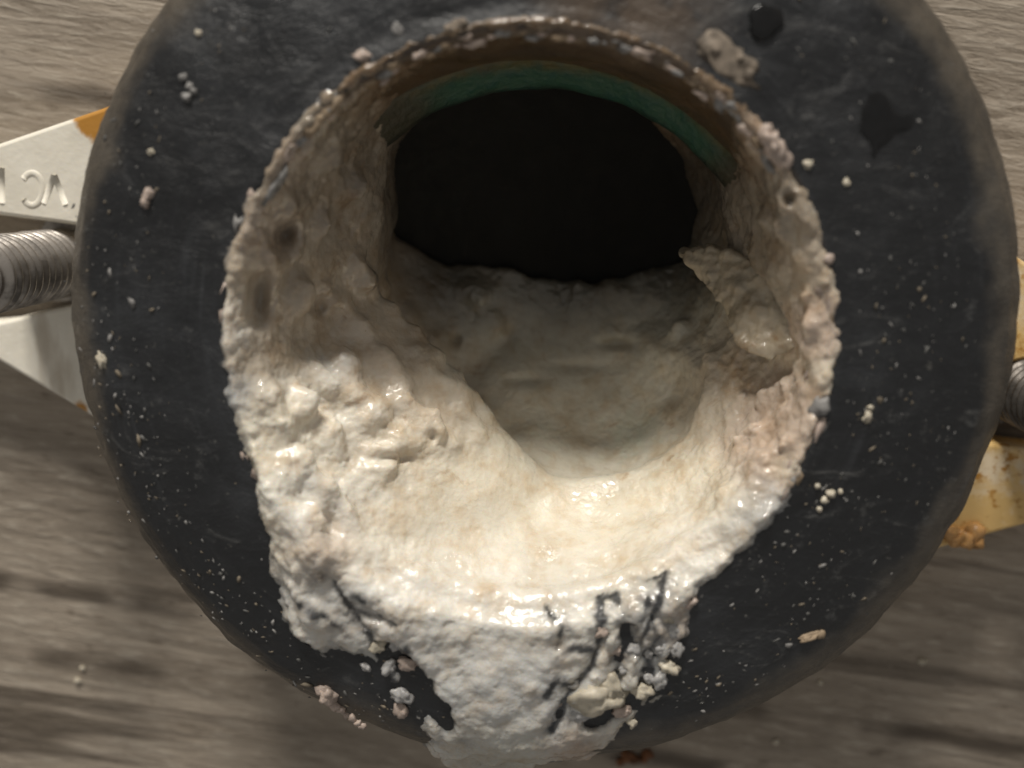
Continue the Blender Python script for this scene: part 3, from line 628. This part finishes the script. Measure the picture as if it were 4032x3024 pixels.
# separate lumps on the lower gasket face, with black showing between them
LUMPS = [(1290, 1500, 2.1), (1320, 1475, 1.3), (1262, 1530, 1.3), (1180, 1540, .9), (1205, 1510, .7), (1385, 1490, 1.0), (1400, 1465, .6), (1370, 1400, .7), (1400, 1370, .5), (1380, 1340, .6), (1430, 1400, .7), (1455, 1355, .8), (1470, 1310, .7), (1445, 1440, .9), (1425, 1465, .9), (1350, 1440, .7), (1330, 1400, .6), (1420, 1300, .7), (1350, 1300, .9), (1300, 1440, .8), (1345, 1535, .8), (1365, 1560, .6),
         (840, 1440, .8), (870, 1500, 1.0), (868, 1530, .9), (815, 1395, .8), (790, 1350, .7), (860, 1380, .9), (880, 1430, .9), (780, 1375, .7), (760, 1295, .7), (790, 1440, .5), (1300, 1360, .8), (1320, 1340, .6), (1400, 1410, .5), (1200, 1460, .7), (1220, 1425, .6), (1245, 1390, .8), (1230, 1470, .8), (1470, 1270, .8), (1490, 1300, .7), (1440, 1330, .7), (1460, 1400, .8)]
lump_t = [blob((0, 0, 0), 1.0, (1.15, 0.85, .6), 0.6, 3, 500+i) for i in range(9)]
for i, (vx, vy, r) in enumerate(LUMPS):
    p = on_gasket((vx, vy))
    if p is None: continue
    v, f = lump_t[i % 9]; rt = i*1.9; cr, sr = math.cos(rt), math.sin(rt)
    o = mesh_obj('lump', [(x*cr*r - y*sr*r, x*sr*r + y*cr*r, z*r) for x, y, z in v], f, (CREAM if vx in (1290, 1320) else PINK if i % 4 == 0 else CREAM if i % 4 == 1 else PALE), deposit)
    o.location = Vector((p[0], p[1], p[2] + 0.25*r))*MM - deposit.location

# beads of scale along the rim of the bore, and fine specks over the rubber
def beads():
    prts = []
    for i in range(330):
        th = random.choice([random.uniform(128, 215), random.uniform(-32, 55), random.uniform(55, 128)])
        top = 55 < th < 128
        if top and random.random() < 0.5: continue
        r = random.gauss(29.9, 0.45); s = (abs(random.gauss(0.3, 0.22)) + 0.12)*(0.75 if top else 1)
        a = math.radians(th); p = (r*math.cos(a) - .4, r*math.sin(a) - 1.2, 35.5 + min(0, (r-29.6)*1.2) - random.random()*0.4)
        prts.append(blob(p, s*(1.4 if random.random() < .1 else 1), (.8, random.uniform(1.1, 2.4), .6), .9, 2, i, a))
    return prts
B = beads()
for k, mt in enumerate((PINK, TAN, GREYC)):
    v, f = joined(B[k::3]); o = mesh_obj('rim_bead', v, f, mt, deposit); o.location = -deposit.location; o['kind'] = 'stuff'
def specks():
    groups = {0: [], 1: [], 2: []}
    for i in range(1250):
        u = random.random()
        if u < .35: th = random.gauss(-25, 30); r = random.uniform(32, 47)
        elif u < .55: th = random.gauss(205, 30); r = random.gauss(42.5, 2.5)
        elif u < .75: th = random.gauss(-70, 45); r = random.gauss(44.5, 2.5)
        else: th = random.uniform(0, 360); r = random.gauss(42, 4)
        r = min(max(r, 31.5), 49.3); a = math.radians(th); s = min(0.30, 0.045 + random.expovariate(19))
        p = (r*math.cos(a), r*math.sin(a), float(zface(r)) + s*0.15)
        groups[i % 3].append(blob(p, s, (random.uniform(.6, 1.1), random.uniform(1, 2.6), .4), .8, 1, i, a + random.gauss(0, .5)))
    return groups
speck_root = None
for k, g in specks().items():
    v, f = joined(g)
    o = mesh_obj('scale_specks', v, f, (GREYC, DIMTAN, SPECK)[k], speck_root)
    if speck_root is None:
        speck_root = o; tag(o, 'fine pale specks of scale scattered over the black rubber', 'specks', kind='stuff')
    else: o['kind'] = 'stuff'

# ------------------------------------------------------------------ crumbs that can be told apart
def crumb(vx, vy, r, mat, label, sq=(1, 1, .7), rot=0.0, z=None, name='scale_crumb', extra=(), cat='crumb', group='crumbs lying on the gasket', rough=.7):
    p = on_gasket((vx, vy)) if z is None else at((vx, vy), z)
    if p is None: p = at((vx, vy), 28)
    r *= 0.88
    prts = [blob((p[0], p[1], p[2] + r*sq[2]*0.3), r, sq, rough, 3, int(vx+vy), rot)]
    for (ex, ey, er) in extra:
        q = on_gasket((ex, ey)) if z is None else at((ex, ey), z)
        if q is None: q = np.array([*at((ex, ey), p[2])[:2], p[2]])
        prts.append(blob((q[0], q[1], q[2] + er*.3), er, (1, 1, .7), rough, 2, int(ex*3+ey)))
    v, f = joined(prts)
    tag(mesh_obj(name, v, f, mat, origin=tuple(p)), label, cat, group)
crumb(221, 778, .50, CREAM, 'cream teardrop crumb on the left shoulder of the black gasket', (1, 1.9, .7), .2)
crumb(710, 1500, 1.15, PINK, 'pinkish round lump with a trailing tail on the lower left gasket edge', (1, 1, .9), 0, extra=((738, 1530, .6), (724, 1522, .7), (750, 1541, .5), (762, 1551, .45), (774, 1560, .42), (784, 1567, .4), (698, 1488, .7)), name='scale_lump', cat='lump')
crumb(319, 422, .7, PINK, 'pinkish flake on the upper left gasket face, below the cream dots', (.7, 1.4, .5), -.5, extra=((314, 438, .5),))
crumb(410, 187, .4, GREYC, 'pale crumb pressed beside a small dark pit, upper left gasket', extra=((396, 168, .4), (420, 198, .35), (404, 210, .45)))
crumb(326, 328, .34, CREAM, 'tiny cream dot upper left of the bore, above the pinkish flake')
crumb(430, 72, .34, CREAM, 'small cream dot at the top left of the gasket')
crumb(1575, 130, 1.9, SMEAR, 'large tan earthy patch of scale at the upper right of the rim', (1.7, .8, .07), -.6, extra=((1620, 160, .5), (1545, 110, .5), (1600, 125, .4)), name='scale_patch', cat='patch')
crumb(985, 55, 0.9, SMEAR, 'tan crumb pair on the gasket above the top of the bore', (1.3, .7, .15), .3, extra=((970, 62, .4), (1000, 48, .4)))
crumb(785, 122, .8, PINK, 'pale pink crumb beside the upper left rim of the bore', (1.2, .7, .5), -.3)
crumb(1665, 310, 1.2, PINK, 'plump pinkish lump on the right rim beside the green ring', (.8, 1.2, .9), .5, extra=((1690, 345, .9), (1680, 330, 1.0), (1655, 290, .9)), name='scale_lump', cat='lump')
crumb(1745, 355, .5, CREAM, 'round cream bead on the right rim below the plump pinkish lump')
crumb(1828, 394, .4, CREAM, 'small pale disc crumb alone on the right gasket face', (1, 1, .4))
crumb(1873, 900, .5, CREAM, 'cream crumb with a pointed tip right of the bore', (1, 1.4, .7), -.3, extra=((1880, 880, .3),))
crumb(1795, 1065, .5, CREAM, 'cluster of cream crumbs right of the bore near the bluish scale', extra=((1780, 1080, .4), (1765, 1050, .35), (1815, 1062, .3), (1770, 1100, .3)))
crumb(1745, 1375, .7, TAN, 'long tan crumb on the lower right edge of the gasket', (1.6, .6, .6), .35, extra=((1772, 1370, .5),))
crumb(1325, 1570, .8, CREAM, 'glinting white sliver at the lower edge of the gasket', (1.7, .5, .4), .45)
crumb(860, 65, .7, GREYC, 'grey smear of scale above the upper left of the bore', (.7, 1.1, .3), .3)
crumb(1760, 590, .7, PINK, 'rough pink crumb clinging outside the right rim', extra=((1790, 560, .5), (1775, 620, .5)))
# on the floor
crumb(1355, 1632, 1.0, RUST, 'dark rusty crumb on the floor at the lower edge of the gasket', z=0.3, name='rust_crumb', group='crumbs lying on the floor', extra=((1372, 1640, .7), (1340, 1645, .6)), rough=.8)
crumb(1398, 1628, .8, RUST, 'rust-brown crumb on the floor, right of the darker one', z=0.3, name='rust_crumb', group='crumbs lying on the floor', extra=((1390, 1640, .5),), rough=.8)
for (vx, vy, r, lb) in [(1992, 1428, .55, 'white crumb on the floor in a dark grain line, lower right'), (1772, 1375+295, .45, 'small cream crumb on the floor below the lower right of the gasket'), (1676, 1602, .5, 'cream crumb alone on the floor at the bottom right of the gasket'), (168, 1470, .5, 'glinting white crumb on the floor at the lower left'), (178, 1443, .4, 'dull crumb on the floor just above the glinting white one'), (1772, 1474, .4, 'pinkish crumb on the floor at the lower right, between two pale ones')]:
    crumb(vx, vy, r, CREAM, lb, z=0.1, name='floor_crumb', group='crumbs lying on the floor')
# orange lump under the right arm
crumb(2080, 1162, 1.7, ORANGE, 'orange lump of residue hanging from the edge of the stained right arm', (1.2, .9, .7), .2, z=8.3, name='residue_lump', cat='lump', group='residue on the flange', extra=((2105, 1148, 1.2), (2050, 1150, 1.1), (2110, 1168, .9), (2060, 1168, .9)))

# wet patches and a water drop on the rubber
def puddle(name, pts, h, mat, label, cat):
    P = np.array([on_gasket(p) for p in pts]); c = P.mean(0); rings = 8; V_, F = [], []; n = 168; m = len(P)
    ang = np.arange(n)/n*m
    for k in range(rings + 1):
        t = 1 - k/rings
        for a in ang:
            i = int(a) % m; f = a - int(a); p0, p1, p2, p3 = P[i-1], P[i], P[(i+1) % m], P[(i+2) % m]; q = 0.5*(2*p1 + (p2-p0)*f + (2*p0-5*p1+4*p2-p3)*f*f + (3*p1-p0-3*p2+p3)*f**3)
            q = c + (q - c)*(t if t > 0 else .001); x, y = q[0], q[1]
            j = 0.3*fbm((x, y, 2), .9, 3)*t; x += j; y -= j
            V_.append((x, y, float(zface(math.hypot(x, y))) + 0.10 + h*(1 - t**4) - (0.25 if k == 0 else 0)))
    for k in range(rings):
        for i in range(n): F.append((k*n+i, k*n+(i+1) % n, (k+1)*n+(i+1) % n, (k+1)*n+i))
    F.append(tuple(rings*n+i for i in range(n)))
    tag(mesh_obj(name, V_, F, mat, origin=tuple(c)), label, cat, 'wet spots on the rubber')
puddle('wet_patch', [(1880, 195), (1915, 200), (1935, 240), (1975, 245), (1980, 275), (1955, 285), (1925, 295), (1905, 320), (1885, 350), (1880, 315), (1855, 285), (1862, 235)], .12, WET, 'black wet patch on the grey upper right face of the gasket', 'wet patch')
puddle('water_drop', [(1622, 22), (1650, 8), (1690, 25), (1692, 55), (1665, 80), (1632, 88), (1618, 60)], 0.45, WET, 'glinting dark water drop at the top right of the gasket', 'water drop')
